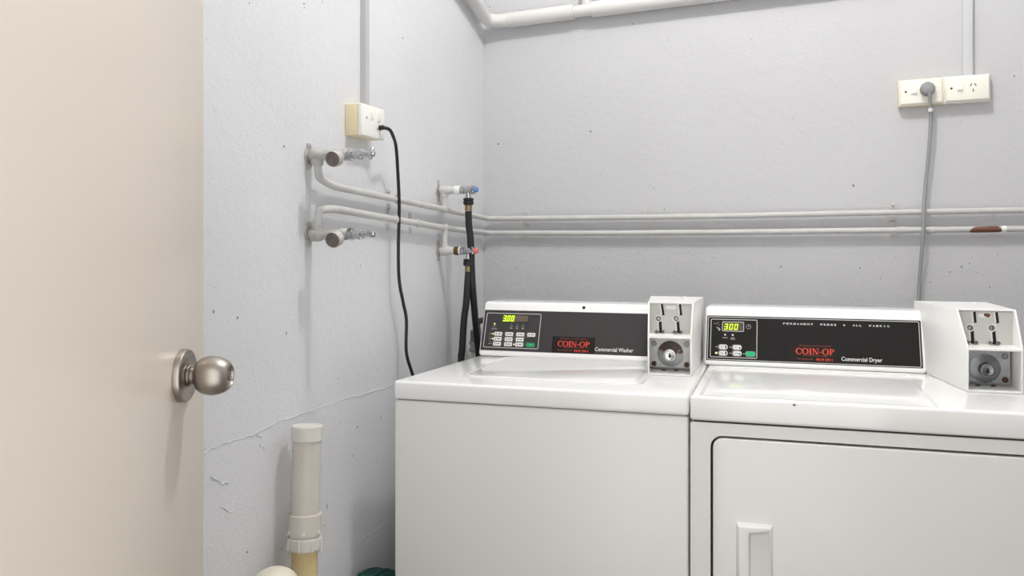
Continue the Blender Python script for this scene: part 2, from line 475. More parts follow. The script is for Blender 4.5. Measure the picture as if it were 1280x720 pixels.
def sticker(con, x0, x1, v0, v1, cx, cv, cw, ch, l1, l2, l3a, l3b):
    st = obj('sticker', face_rect(NB(), x0, x1, v0, v1, .0008, .0012), M['sticker'], con, flat=True, label='dark sticker with red COIN-OP lettering')
    w = NB(); serif_word(w, cx, cv, cw, ch)
    # the words lie on the sticker: joined into its own mesh as print
    me = bpy.data.meshes.new('p'); w.to_mesh(me); w.free()
    parts = [(me, 1)]
    def line(s, x, v, wd, hg, k, bold=.0):
        t = text_mesh(s, bold); xs = [q.co.x for q in t.vertices]; ys = [q.co.y for q in t.vertices]
        for q in t.vertices: q.co = F(x + (q.co.x - min(xs)) / (max(xs) - min(xs)) * wd, v + (q.co.y - min(ys)) / (max(ys) - min(ys)) * hg, .0016)
        parts.append((t, k))
    line('This machine is owned and operated by', l1[0], l1[1], l1[2], .0036, 2)
    line('A Division of Coin Laundry', l2[0], l2[1], l2[2], .0034, 2)
    line('For service call', l3a[0], l3a[1], l3a[2], .0038, 2)
    line('9319 2911', l3b[0], l3b[1], l3b[2], .0062, 1, .02)
    bm = bmesh.new(); bm.from_mesh(st.data)
    # print goes into the sticker mesh, in the sticker's own frame
    iv = WORLD[st.name].inverted()
    for t, k in parts:
        t.transform(iv); n0 = len(bm.faces); bm.from_mesh(t); bm.faces.ensure_lookup_table()
        for f in bm.faces[n0:]: f.material_index = k
        bpy.data.meshes.remove(t)
    bm.to_mesh(st.data); bm.free()
    st.data.materials.append(M['red']); st.data.materials.append(M['red_dim'])
    return st

def console(root, x0, x1):
    """sloping control housing, profile in y-z with rounded top, swept along x"""
    prof = [(FY0, FZ0), (-.45, 1.069), (-.33, 1.069), (-.29, 1.04), (-.29, FZ0)]
    b = NB()
    prism(b, [(x0, y, z) for y, z in prof], (x1 - x0, 0, 0), bev=.009, seg=4)
    return obj('console', b, M['white'], root)

def coin_box(root, x0, x1, yf, yt, yp, flare, rusty, prot, slots, lock, bolts, chip):
    t = .004; zb, zk, zt = .9255, 1.017, 1.0932; yb = -.405
    prof = [(yf, zb), (yf, zk), (yt, zt), (yb, zt - .003), (yb, zb)]
    b = NB()
    fl = lambda co: Vector((co.x - flare * (co.y - yf), co.y, co.z))
    def plate(x, sh):
        q = bmesh.new(); prism(q, [(x, y, z) for y, z in prof], (t, 0, 0), bev=.0012, seg=2)
        if sh:
            for v in q.verts: v.co = fl(v.co)
        merge(b, q)
    plate(x0, True); plate(x1 - t, False)
    def pl(ya, za, yb_, zb_, th):     # floor / shelf / top, wedge-shaped to follow the flare
        pts = [Vector((x0 + t * .5 - flare * (ya - yf), ya, za)), Vector((x1 - t * .5, ya, za)), Vector((x1 - t * .5, yb_, zb_)), Vector((x0 + t * .5 - flare * (yb_ - yf), yb_, zb_))]
        prism(b, pts, (0, 0, th), bev=.0008, seg=1)
    pl(yf, zb, yb, zb, .004); pl(yf, zk - .005, yp + .004, zk - .005, .005); pl(yt, zt - .004, yb, zt - .007, .004)
    pl(yb - .003, zb, yb, zb, zt - .006 - zb)
    cb = obj('coin_box', b, M['coin_white'], root, label='white coin box with two coin slots and a lock')
    # upper plate with its slots
    sp = obj('slide_plate', box(NB(), x0 + t - flare * (yp - yf), x1 - t, yp, yp + .002, zk - .001, zt - .006), M['slide'], cb, flat=True)
    for (xt, zt_, xk, zk_, xc, zc, xb, zb_) in slots:
        s = NB()
        def bar(xa, za, xb2, zb2, w, y0, y1):
            d = Vector((xb2 - xa, 0, zb2 - za)); n = Vector((d.z, 0, -d.x)).normalized() * w / 2; a = Vector((xa, y0, za)); c = Vector((xb2, y0, zb2))
            prism(s, [a - n, a + n, c + n, c - n], (0, y1 - y0, 0))
        bar(xt, zt_, xk, zk_, .0068, yp - .0004, yp + .001); bar(xc + .003, zc - .006, xb, zb_, .0080, yp - .0004, yp + .001)
        sl = obj('coin_slot', s, M['black'], cb, flat=True)
        r = NB()
        s = r
        bar(xt - .0035, zt_ + .001, xk - .0035, zk_ + .001, .0028, yp - .0007, yp + .001); bar(xc + .003 - .004, zc - .006, xb - .004, zb_, .0026, yp - .0007, yp + .001)
        bar(xk - .0055, zk_ - .001, xc + .003, zc + .003, .0075, yp - .0012, yp + .001)
        lathe(r, [(0, 0), (.0085, 0), (.0085, .0012), (.0072, .002), (.006, .001), (0, .001)], (xc, yp, zc), (0, -1, 0), 24)
        obj('slot_rim', r, M['coin_white'], cb)
        r = NB(); lathe(r, [(.0062, 0), (.0055, .003), (.0035, .005), (0, .0056)], (xc, yp, zc), (0, -1, 0), 20)
        obj('slot_button', r, M['button_steel'], cb)
        r = NB(); lathe(r, [(0, 0), (.0105, 0), (.0115, .0025), (.0105, .003), (.009, .0012), (0, .0012)], (xb - .001, yp - .006, zb_ - .0035), (0, -.35, 1), 24)
        obj('coin_cup', r, M['button_steel'], cb)
    ov = NB(); cx, cz = chip[0], chip[1]
    prism(ov, [(cx + u, yp - .0003, cz + v) for u, v in rrect(-.0128, .0128, -.0042, .0042, .0041)], (0, .001, 0))
    obj('price_window', ov, M['white_plastic'], cb, flat=True)
    if chip[2]:
        c = NB(); prism(c, [(cx + u, yp - .0007, cz + v) for u, v in ((-.002, .0045), (.007, .005), (.0115, .001), (.007, -.0042), (.003, -.003), (-.002, -.001))], (0, .001, 0))
        obj('rust_chip', c, M['brown'], cb, flat=True)
    # lower plate with the lock
    lx, lz = lock
    xa = x0 + t - flare * (yp - yf)
    # plate is cut out round the bowl of the lock
    n = 32; rin = .0285
    inner = [Vector((lx + rin * math.cos(2 * math.pi * i / n), yp, lz + rin * math.sin(2 * math.pi * i / n))) for i in range(n)]
    outer = []
    X0, X1, Z0, Z1 = xa, x1 - t - .004, zb + .0105, zk - .006
    for i in range(n):
        a = 2 * math.pi * i / n; dx, dz = math.cos(a), math.sin(a)
        k = min([((X1 if dx > 0 else X0) - lx) / dx if abs(dx) > 1e-6 else 9, ((Z1 if dz > 0 else Z0) - lz) / dz if abs(dz) > 1e-6 else 9])
        outer.append(Vector((lx + dx * k, yp, lz + dz * k)))
    # snap nearest loop points to the four corners
    for X in (X0, X1):
        for Z in (Z0, Z1):
            j = min(range(n), key=lambda i: (outer[i] - Vector((X, yp, Z))).length); outer[j] = Vector((X, yp, Z))
    pm = M['zinc_pale'] if rusty else M['zinc']
    obj('lock_plate', ring_plate(NB(), outer, inner, (0, .003, 0)), pm, cb, flat=True)
    obj('back_panel', box(NB(), xa, x1 - t, yp + .022, yp + .024, zb + .004, zk - .005), M['coin_white'], cb, flat=True)
    bowl = NB()
    lathe(bowl, [(.0285, .0022), (.0305, .0016), (.0300, 0), (.0275, -.0005), (.0262, -.004), (.0250, -.012), (.0205, -.019), (.0, -.0205)], (lx, yp, lz), (0, -1, 0), 40)
    bo = obj('lock_bowl', bowl, M['lock_rust'] if rusty else M['zinc_dark'], cb)
    bx, bz = lx - (.0005 if rusty else -.001), lz - (.002 if rusty else .001)
    obj('lock_barrel', lathe(NB(), [(.0148, -.017), (.0150, prot - .003), (.0146, prot - .0005), (.0138, prot), (.0122, prot), (.0112, prot - .003), (.006, prot - .0045), (0, prot - .0045)], (bx, yp, bz), (0, -1, 0), 36), M['steel'] if rusty else M['zinc_dark'], cb)
    k = NB()
    lathe(k, [(0, 0), (.0030, 0), (.0030, .002), (0, .002)], (bx, yp - prot + .0046, bz - .0030), (0, -1, 0), 16)
    box(k, bx - .0015, bx + .0015, yp - prot + .0028, yp - prot + .0046, bz - .003, bz + .0035)
    obj('keyhole', k, M['black'], cb, flat=True)
    for i, (px, pz) in enumerate(bolts):
        q = NB(); lathe(q, [(0, 0), (.0062, 0), (.0062, .002), (.0048, .0032), (.0032, .0032), (.0028, .0018), (0, .0018)], (px, yp, pz), (0, -1, 0), 20)
        obj('bolt', q, M['bolt_rust'] if (i % 2 == 1) else M['bolt'], cb)
    h = NB()
    for dx in (-.015, .0145):
        lathe(h, [(0, 0), (.0062, 0), (.0062, .0006), (0, .0006)], (lx + dx, yp - .012, zb + .0038), (0, -.3, 1), 20)
    tag(obj('drain_holes', h, M['gap'], cb, flat=True))
    q = NB(); lathe(q, [(0, -.003), (.006, -.003), (.006, .003), (.003, .004), (0, .004)], ((x0 + x1) / 2 + .012, yb - .09, zt - .002), (0, 0, 1), 16)
    obj('top_screw', q, M['coin_white'], cb)
    return cb

# rusted lock bowl: rust with a shape of its own on the upper half
m = mat('rusted_lock_bowl', (172, 174, 176), .4, .7, bump=.15, bscale=300)
nt = m.node_tree; pb = nt.nodes['Principled BSDF']; tc = nt.nodes.new('ShaderNodeTexCoord'); sx = nt.nodes.new('ShaderNodeSeparateXYZ')
nz = nt.nodes.new('ShaderNodeTexNoise'); nz.inputs['Scale'].default_value = 110; nz.inputs['Detail'].default_value = 6
ma = nt.nodes.new('ShaderNodeMath'); ma.operation = 'MULTIPLY_ADD'; ma.inputs[1].default_value = .055
nt.links.new(tc.outputs['Object'], sx.inputs[0]); nt.links.new(tc.outputs['Object'], nz.inputs['Vector'])
nt.links.new(nz.outputs['Fac'], ma.inputs[0]); nt.links.new(sx.outputs['Z'], ma.inputs[2])
cr = nt.nodes.new('ShaderNodeValToRGB'); cr.color_ramp.elements[0].position = .029; cr.color_ramp.elements[1].position = .034
cr.color_ramp.elements[0].color = lin((150, 152, 155)); cr.color_ramp.elements[1].color = lin((92, 54, 40))
e3 = cr.color_ramp.elements.new(.046); e3.color = lin((58, 38, 32))
nt.links.new(ma.outputs[0], cr.inputs['Fac']); nt.links.new(cr.outputs['Color'], pb.inputs['Base Color'])
mm = nt.nodes.new('ShaderNodeMath'); mm.operation = 'GREATER_THAN'; mm.inputs[1].default_value = .031
m2 = nt.nodes.new('ShaderNodeMath'); m2.operation = 'MULTIPLY_ADD'; m2.inputs[1].default_value = -.65; m2.inputs[2].default_value = .7
nt.links.new(ma.outputs[0], mm.inputs[0]); nt.links.new(mm.outputs[0], m2.inputs[0]); nt.links.new(m2.outputs[0], pb.inputs['Metallic'])
M['lock_rust'] = m

# ------------------------------------------------------------------ washer
WX0, WX1 = .120, .7690
washer = thing('washing_machine', ((WX0 + WX1) / 2, -.62, 0), 'white top-loading coin washer with keypad console, nearest the left wall', 'washing machine')
obj('cabinet', box(NB(), WX0, WX1, YM, -.28, .025, .8815, .005, 3), M['white_front'], washer)
obj('seal_gap', box(NB(), WX0 + .006, WX1 - .006, YM + .006, -.285, .8795, .8855), M['gap_pale'], washer, flat=True)
b = NB()   # top panel: narrower towards the console
box(b, WX0 - .001, WX1 + .001, YM - .002, -.27, .8838, .925, .0065, 4, xf=lambda c: Vector((c.x + (.040 * (c.y - YM) / .46 if c.x < .4 else 0), c.y, c.z)))
obj('top_panel', b, M['white'], washer)
b = NB()
prism(b, [(x, y, .9235) for x, y in rrect(.250, .650, -.862, -.512, .022, 6)], (0, 0, .0045), bev=.0022, seg=3)
obj('lid', b, M['white'], washer, label='shallow rounded lid')
b = NB()
o_ = rrect(.240, .660, -.872, -.508, .030, 6); i_ = rrect(.2445, .6555, -.8675, -.5125, .026, 6)
ring_plate(b, [Vector((x, y, .9245)) for x, y in o_], [Vector((x, y, .9245)) for x, y in i_], (0, 0, .0016))
obj('lid_rim', b, M['white'], washer, flat=True)
obj('foot', cyl(NB(), (WX0 + .06, YM + .06, 0), (WX0 + .06, YM + .06, .026), .02), M['rubber'], washer)
obj('foot', cyl(NB(), (WX1 - .06, YM + .06, 0), (WX1 - .06, YM + .06, .026), .02), M['rubber'], washer)
obj('foot', cyl(NB(), (WX0 + .06, -.34, 0), (WX0 + .06, -.34, .026), .02), M['rubber'], washer)
obj('foot', cyl(NB(), (WX1 - .06, -.34, 0), (WX1 - .06, -.34, .026), .02), M['rubber'], washer)
con = console(washer, .1585, .6400)
obj('control_panel', face_rect(NB(), .1637, .6395, .0163, .1302, -.0005, .0008), M['panel_w'], con, flat=True, label='charcoal control panel')
obj('keypad_frame', face_ring(NB(), .1705, .3264, .0240, .1222, .0017, .004, .0006, .0012), M['line'], con, flat=True)
b = NB(); face_rect(b, .2170, .2535, .0975, .1165, .0006, .0013)
obj('display', b, M['disp_lit'], con, flat=True, label='lit green price display')
b = NB(); face_rect(b, .2535, .2890, .0990, .1165, .0006, .0013)
obj('display', b, M['disp_dim'], con, flat=True, label='unlit brown half of display')
b = NB(); digits(b, '3.00', .2190, .0990, .0076, .0160, .0038, .14, .0019)
tag(obj('digits', b, M['digit'], con, flat=True, label='glowing figures 3.00'), kind='stuff')
b = NB()
for i in range(3):
    x = .2585 + i * .0105
    for q in (0, .006): face_rect(b, x + q, x + q + .0012, .1005, .1150, .0014, .0016)
    for q in (.1005, .107, .1138): face_rect(b, x, x + .007, q, q + .0012, .0014, .0016)
tag(obj('unlit_digits', b, mat('unlit_segment', (118, 98, 90), .5), con, flat=True), kind='stuff')
rows = [(.0629, (.2101, .2413, .2727, .3037)), (.0487, (.2099, .2412, .2726)), (.0348, (.2094, .2410, .2725))]
for rv, xs in rows:
    for x in xs:
        k = obj('keypad_button', face_poly(NB(), rrect(x - .0110, x + .0110, rv - .0053, rv + .0053, .0014, 3), .0006, .0018), M['key'], con, flat=True)
b = NB()
for rv, xs in rows:
    for x in xs:
        face_rect(b, x - .0068, x - .0045, rv - .0030, rv + .0028, .0019, .0021)
        face_rect(b, x - .0018, x + .0075, rv - .0012, rv + .0012, .0019, .0021)
tag(obj('button_print', b, M['mark'], con, flat=True), kind='stuff')
obj('start_button', face_poly(NB(), rrect(.2928, .3152, .0293, .0403, .0014, 3), .0006, .0018), M['green'], con, flat=True, label='green start button')
b = NB(); face_rect(b, .3005, .308, .0347, .0359, .0019, .0021)
obj('start_print', b, mat('print_pale_green', (120, 210, 170), .5), con, flat=True)
def leds(con, pts, m, r, name):
    for x, v in pts:
        obj(name, lathe(NB(), [(0, 0), (r, 0), (r, .0009), (0, .0011)], F(x, v, .0007), FN, 12), m, con, flat=True)
leds(con, [(.1963, .091), (.1952, .0627), (.1952, .0488), (.2577, .0349)], M['led'], .0019, 'lit_indicator')
leds(con, [(.2446, .0908), (.2609, .0908), (.2775, .0913), (.2265, .0627), (.2580, .0627), (.2890, .0627), (.2260, .0487), (.2575, .0487), (.2255, .0348), (.1945, .0348), (.2890, .0348)], M['led_off'], .0010, 'indicator')
b = NB()
for x in (.2450, .2610, .2776):
    face_ring(b, x - .0026, x + .0026, .0832, .0878, .0006, .0005, .0009, .0011); face_rect(b, x - .0034, x + .0034, .0785, .0812, .0009, .0011)
face_rect(b, .1925, .1985, .0840, .0865, .0009, .0011); face_rect(b, .1890, .2030, .0780, .0790, .0009, .0011); face_rect(b, .1870, .2055, .0755, .0768, .0009, .0011)
for v in (.0625, .0487, .0350): face_rect(b, .1850, .1915, v - .0012, v + .0012, .0009, .0011)
tag(obj('panel_print', b, M['led_off'], con, flat=True), kind='stuff')
b = NB()
for v in (.0558, .0417): face_rect(b, .1834, .2980, v - .0004, v + .0004, .0009, .0011)
tag(obj('row_lines', b, mat('row_line_brown', (128, 122, 100), .5), con, flat=True), kind='stuff')
sticker(con, .3634, .4797, .0168, .0612, .3790, .0340, .0865, .0150, (.3843, .0538, .0751), (.3926, .0298, .0577), (.3799, .0222, .0380), (.4248, .0200, .0378))
face_text('lettering', 'Commercial Washer', .4806, .0247, .1012, .0108, M['print'], con, bold=.012)
b = NB(); lathe(b, [(0, 0), (.0042, 0), (.0042, .0015), (.003, .0024), (0, .0026)], F(.4419, .1430, -.0002), FN, 16)
obj('console_screw', b, M['black'], con)
coin_box(washer, .6512, .7525, -.717, -.670, -.650, .12, True, .017,
         [(.6745, 1.0868, .6788, 1.0600, .6675, 1.0517, .6721, 1.0225), (.7175, 1.0868, .7205, 1.0605, .7093, 1.0528, .7145, 1.0230)],
         (.6958, .9688), [(.6571, .9913), (.6571, .9437), (.7341, .9925), (.7341, .9437)], (.6973, 1.0787, False))

# ------------------------------------------------------------------ dryer
DX0, DX1 = .7735, 1.4560
dryer = thing('clothes_dryer', ((DX0 + DX1) / 2, -.62, 0), 'white front-loading coin dryer with large panel door, right of the washer', 'dryer')
# cabinet: shell with a rounded opening in its front
cab = NB()
box(cab, DX0, DX1, YM + .025, -.28, .025, .8725, .004, 2)
inn = rrect(.8130, 1.4165, .285, .8478, .024, 6); N_ = len(inn)
cxm, czm = (DX0 + DX1) / 2, .45
out_ = rrect(DX0, DX1, .025, .8725, .004, 6)
ring_plate(cab, [Vector((x, YM, z)) for x, z in out_], [Vector((x, YM, z)) for x, z in inn], (0, .026, 0))
obj('cabinet', cab, M['white_front'], dryer)
obj('recess_plate', prism(NB(), [(x, YM + .020, z) for x, z in rrect(.8125, 1.4170, .2845, .8483, .024, 6)], (0, .006, 0)), M['gap'], dryer, flat=True)  # dark plate at the back of the door recess
b = NB()
prism(b, [(x, YM - .001, z) for x, z in rrect(.8178, 1.4117, .290, .8430, .0195, 6)], (0, .020, 0), bev=.003, seg=3, ang=50)
dd = obj('door', b, M['white_front'], dryer, label='large flat panel door')
hb = NB()      # pull handle: proud rim round a slanted scoop
HX0, HX1, HZ0, HZ1 = .8630, .9333, .515, .6788
SX0, SX1, SZ0, SZ1 = .8885, .9275, .540, .6690
yo = YM - .013
def hq(a): prism(hb, a, (0, 0, 0)) if False else None
bb = bmesh.new()
def V(x, y, z): return bb.verts.new((x, y, z))
yb0, yL, yR = YM - .001, YM - .0210, YM - .0130
O = [V(HX0, yb0, HZ0), V(HX1, yb0, HZ0), V(HX1, yb0, HZ1), V(HX0, yb0, HZ1)]
P = [V(HX0 + .006, yL, HZ0 + .004), V(HX1 - .003, yR, HZ0 + .004), V(HX1 - .003, yR, HZ1 - .004), V(HX0 + .006, yL, HZ1 - .004)]
Q = [V(SX0, yL + .0012, SZ0), V(SX1, yR + .0002, SZ0 + .004), V(SX1, yR + .0002, SZ1), V(SX0, yL + .0012, SZ1 - .006)]
T_ = [V(SX0 + .0015, YM - .0018, SZ0 + .008), V(SX1 - .002, YM - .0105, SZ0 + .008), V(SX1 - .002, YM - .0105, SZ1 - .006), V(SX0 + .0015, YM - .0018, SZ1 - .013)]
for A, B_ in ((O, P), (P, Q), (Q, T_)):
    for i in range(4):
        j = (i + 1) % 4; bb.faces.new((A[i], A[j], B_[j], B_[i]))
bb.faces.new(T_)
bmesh.ops.recalc_face_normals(bb, faces=bb.faces[:])
bevel(bb, .0018, 2, 25)
merge(hb, bb)
obj('door_handle', hb, M['white_front'], dd, label='moulded white pull handle')
obj('seal_gap', box(NB(), DX0 + .006, DX1 - .006, YM + .005, -.285, .8715, .8785), M['gap'], dryer, flat=True)
b = NB(); box(b, DX0 - .001, DX1 + .001, YM - .002, -.27, .8758, .925, .0065, 4)
obj('top_panel', b, M['white'], dryer)
b = NB()
o_ = rrect(.790, 1.234, -.954, -.5135, .006, 6); i_ = rrect(.797, 1.227, -.9475, -.5215, .004, 6)
ring_plate(b, [Vector((x, y, .9245)) for x, y in o_], [Vector((x, y, .9245)) for x, y in i_], (0, 0, .0010))
obj('embossed_rim', b, M['white'], dryer, flat=True)
b = NB(); prism(b, [(.9735 + u, YM - .0023, .9175 + v) for u, v in ((-.004, .0015), (.0035, .0015), (.002, -.0005), (.0005, -.003), (-.0015, -.001))], (0, .001, 0))
obj('enamel_chip', b, M['black'], dryer, flat=True, label='black chip in the front edge')
for x in (DX0 + .06, DX1 - .06):
    for y in (YM + .06, -.34): obj('foot', cyl(NB(), (x, y, 0), (x, y, .026), .02), M['rubber'], dryer)
con = console(dryer, .7605 + .001, 1.2775)
obj('control_panel', face_poly(NB(), rrect(.7668, 1.2686, .0129, .1300, .003, 3), -.0005, .0006), M['black'], con, flat=True, label='black control panel')
obj('panel_face', face_rect(NB(), .7705, 1.2645, .0155, .1270, .0002, .0008), M['panel_d'], con, flat=True)
obj('panel_border', face_ring(NB(), .7693, 1.2650, .0147, .1272, .0016, .003, .0006, .0012), M['line'], con, flat=True)
obj('keypad_frame', face_ring(NB(), .7762, .8910, .0208, .1212, .0017, .003, .0006, .0012), M['line'], con, flat=True)
obj('display_frame', face_ring(NB(), .8046, .8584, .0890, .1146, .0014, .003, .0008, .0014), M['line'], con, flat=True)
obj('display', face_rect(NB(), .8064, .8450, .0906, .1130, .0006, .0012), mat('display_dark_green', (70, 76, 22), .4), con, flat=True, label='lit green time display')
obj('display', face_rect(NB(), .8450, .8568, .0906, .1130, .0006, .0012), mat('display_brown', (82, 66, 60), .4), con, flat=True, label='unlit brown end of display')
b = NB(); digits(b, '300', .8092, .0935, .0082, .0150, .0042, .14, .0018, .0014, .0017)
tag(obj('digits', b, M['digit'], con, flat=True, label='glowing figures 300'), kind='stuff')
b = NB()
o_ = [F(.8695 + .0062 * math.cos(a), .1026 + .0062 * math.sin(a), .0008) for a in [2 * math.pi * i / 24 for i in range(24)]]
i_ = [F(.8695 + .0050 * math.cos(a), .1026 + .0050 * math.sin(a), .0008) for a in [2 * math.pi * i / 24 for i in range(24)]]
ring_plate(b, o_, i_, FN * .0003); face_rect(b, .8688, .8702, .1020, .1062, .0009, .0011); face_rect(b, .8690, .8724, .1020, .1033, .0009, .0011)
tag(obj('clock_symbol', b, M['led_off'], con, flat=True), kind='stuff')
b = NB()
face_rect(b, .7830, .7900, .1082, .1094, .0009, .0011); face_poly(b, [(.7905, .1075), (.7920, .1075), (.7965, .1130), (.7950, .1130)], .0009, .0011); face_rect(b, .7955, .7985, .1045, .1058, .0009, .0011)
face_poly(b, [(.7895, .1010), (.7935, .0990), (.7985, .0975), (.8005, .0940), (.7995, .0900), (.7960, .0905), (.7945, .0950), (.7915, .0975)], .0009, .0011)
tag(obj('coin_symbol', b, M['led_off'], con, flat=True), kind='stuff')
leds(con, [(.8123, .0800), (.8311, .0798)], M['key'], .0023, 'indicator')
b = NB(); face_rect(b, .8060, .8190, .0712, .0730, .0009, .0011); face_rect(b, .8265, .8362, .0716, .0732, .0009, .0011); face_rect(b, .8258, .8370, .0682, .0700, .0009, .0011)
tag(obj('panel_print', b, M['led_off'], con, flat=True), kind='stuff')
b = NB()
for (x, v) in ((.8075, .0479), (.8415, .0480), (.8079, .0320), (.8418, .0324), (.8748, .0321)):
    face_ring(b, x - .0122, x + .0122, v - .0072, v + .0072, .0011, .0060, .0006, .0011)
    face_rect(b, x - .0165, x - .0122, v - .0006, v + .0006, .0006, .0011)
tag(obj('button_outlines', b, M['led_off'], con, flat=True), kind='stuff')
for (x, v) in ((.8085, .0479), (.8425, .0480), (.8089, .0320), (.8428, .0324)):
    obj('keypad_button', face_poly(NB(), rrect(x - .0105, x + .0105, v - .0056, v + .0056, .0050, 4), .0006, .0017), M['key'], con, flat=True)
b = NB()
for i, (x, v) in enumerate(((.8085, .0479), (.8425, .0480), (.8089, .0320), (.8428, .0324))):
    if i < 3: face_ring(b, x - .0065, x - .0005, v - .0024, v + .0024, .0007, .0022, .0017, .0019)
    else: face_rect(b, x - .008, x + .005, v - .0006, v + .0006, .0017, .0019)
    face_poly(b, rrect(x + .0045, x + .0078, v - (.0040 if i % 2 == 0 else .0035), v + (.0040 if i % 2 == 0 else .0010), .0012, 3), .0017, .0019)
tag(obj('button_print', b, M['black'], con, flat=True), kind='stuff')
obj('start_button', face_poly(NB(), rrect(.8640, .8862, .0262, .0382, .0045, 4), .0006, .0018), mat('bright_green_button', (20, 178, 116), .5), con, flat=True, label='green start button')
leds(con, [(.7915, .0320)], M['led'], .0024, 'lit_indicator')
leds(con, [(.7915, .0479), (.8255, .0480), (.8255, .0324), (.8590, .0321)], M['led_off'], .0018, 'indicator')
sticker(con, .9670, 1.0760, .0165, .0635, .9827, .0367, .0893, .0150, (.9904, .0565, .0749), (.9990, .0318, .0584), (.9867, .0232, .0349), (1.0302, .0212, .0374))
face_text('lettering', 'Commercial Dryer', 1.0880, .0205, .0917, .0134, M['print'], con, bold=.012)
for i, (s, a, e) in enumerate((('PERMANENT', .9531, 1.0237), ('PRESS', 1.0410, 1.0778), ('ALL', 1.1158, 1.1360), ('FABRIC', 1.1530, 1.1985))):
    n = len(s); pitch = (e - a) / (n - .35)
    whole = None
    for k, ch in enumerate(s):
        t = text_mesh(ch, .02); xs = [q.co.x for q in t.vertices]; ys = [q.co.y for q in t.vertices]
        wd = pitch * (.18 if ch == 'I' else .66); x = a + k * pitch + (pitch * .24 if ch == 'I' else 0)
        for q in t.vertices: q.co = F(x + (q.co.x - min(xs)) / (max(xs) - min(xs)) * wd, .1112 + (q.co.y - min(ys)) / (max(ys) - min(ys)) * .0044, .0012)
        if whole is None: whole = bmesh.new()
        whole.from_mesh(t); bpy.data.meshes.remove(t)
    obj('lettering', whole, M['print'], con, flat=True)
b = NB(); face_poly(b, [(1.0960 + (.0028 if i % 2 == 0 else .0012) * math.sin(math.pi * i / 5), .1133 + (.0028 if i % 2 == 0 else .0012) * math.cos(math.pi * i / 5)) for i in range(10)], .0009, .0012)
tag(obj('star_mark', b, M['print'], con, flat=True), kind='stuff')
coin_box(dryer, 1.3165, 1.4210, -.750, -.690, -.675, .161, False, .030,
         [(1.3436, 1.0860, 1.3458, 1.0625, 1.3364, 1.0520, 1.3406, 1.0230), (1.3861, 1.0860, 1.3888, 1.0630, 1.3778, 1.0526, 1.3829, 1.0230)],
         (1.3646, .9663), [(1.3262, .9927), (1.3262, .9431), (1.4029, .9927), (1.4035, .9431)], (1.3650, 1.0785, True))

# ================================================================== POWER POINTS AND CORDS
RL = Matrix.Rotation(R(90), 4, 'Z')      # left wall frame: x towards the back corner, -y into the room
# left wall double outlet
ol = thing('power_outlet', (0, -.9085, 1.5140), 'yellowed double power outlet on left wall with black cord', 'power outlet', group='power outlets on the walls', rot=RL)
obj('mounting_block', box(NB(), -.0585, .0585, -.032, 0, -.036, .036, .002, 2), M['aged'], ol, local=True, label='yellowed mounting block')
obj('faceplate', box(NB(), -.059, .059, -.043, -.032, -.0365, .0365, .003, 3), M['cream_white'], ol, local=True, label='white faceplate')
for x in (-.008, .026):
    b = NB(); box(b, x - .006, x + .006, -.0465, -.042, .004, .022, .001, 2, xf=lambda c: Vector((c.x, c.y - (c.z - .013) * .12, c.z)))
    obj('switch', b, M['cream_white'], ol, local=True)
for x, z in ((-.035, .006), (.049, -.001)):
    obj('screw', lathe(NB(), [(0, 0), (.0028, 0), (.0028, .0008), (0, .0008)], (x, -.0428, z), (0, -1, 0), 12), M['bolt'], ol, local=True)
b = NB()
for x, a in ((.021, 30), (.033, -30)):
    d = Vector((math.sin(R(a)), 0, math.cos(R(a)))) * .005; n = Vector((d.z, 0, -d.x)).normalized() * .0009; c = Vector((x, -.0432, -.014))
    prism(b, [c - d - n, c - d + n, c + d + n, c + d - n], (0, .001, 0))
obj('socket_slots', b, M['gap'], ol, local=True, flat=True)
b = NB(); lathe(b, [(0, 0), (.0065, 0), (.006, .006), (.0048, .010), (0, .010)], (.031, -.0425, -.0095), (0, -1, 0), 18)
pts = [(.053, -.8775, 1.5045), (.064, -.868, 1.5010), (.063, -.845, 1.488), (.046, -.790, 1.4650), (.036, -.757, 1.40), (.030, -.7369, 1.3205), (.030, -.7417, 1.2199), (.030, -.7369, 1.1394), (.030, -.712, 1.08), (.030, -.6926, 1.0349), (.030, -.6926, .9529), (.030, -.6569, .8944), (.035, -.60, .80), (.04, -.50, .55)]
cw = obj('power_cord', tube(NB(), smooth_path(pts, 8), .0042, 12), M['cord_black'], washer, label='black power cord up to the left wall outlet')
obj('plug_boot', lathe(NB(), [(0, 0), (.006, 0), (.0055, .008), (.0046, .013), (0, .013)], (.0435, -.8780, 1.5045), (1, .1, 0), 18), M['cord_black'], cw)

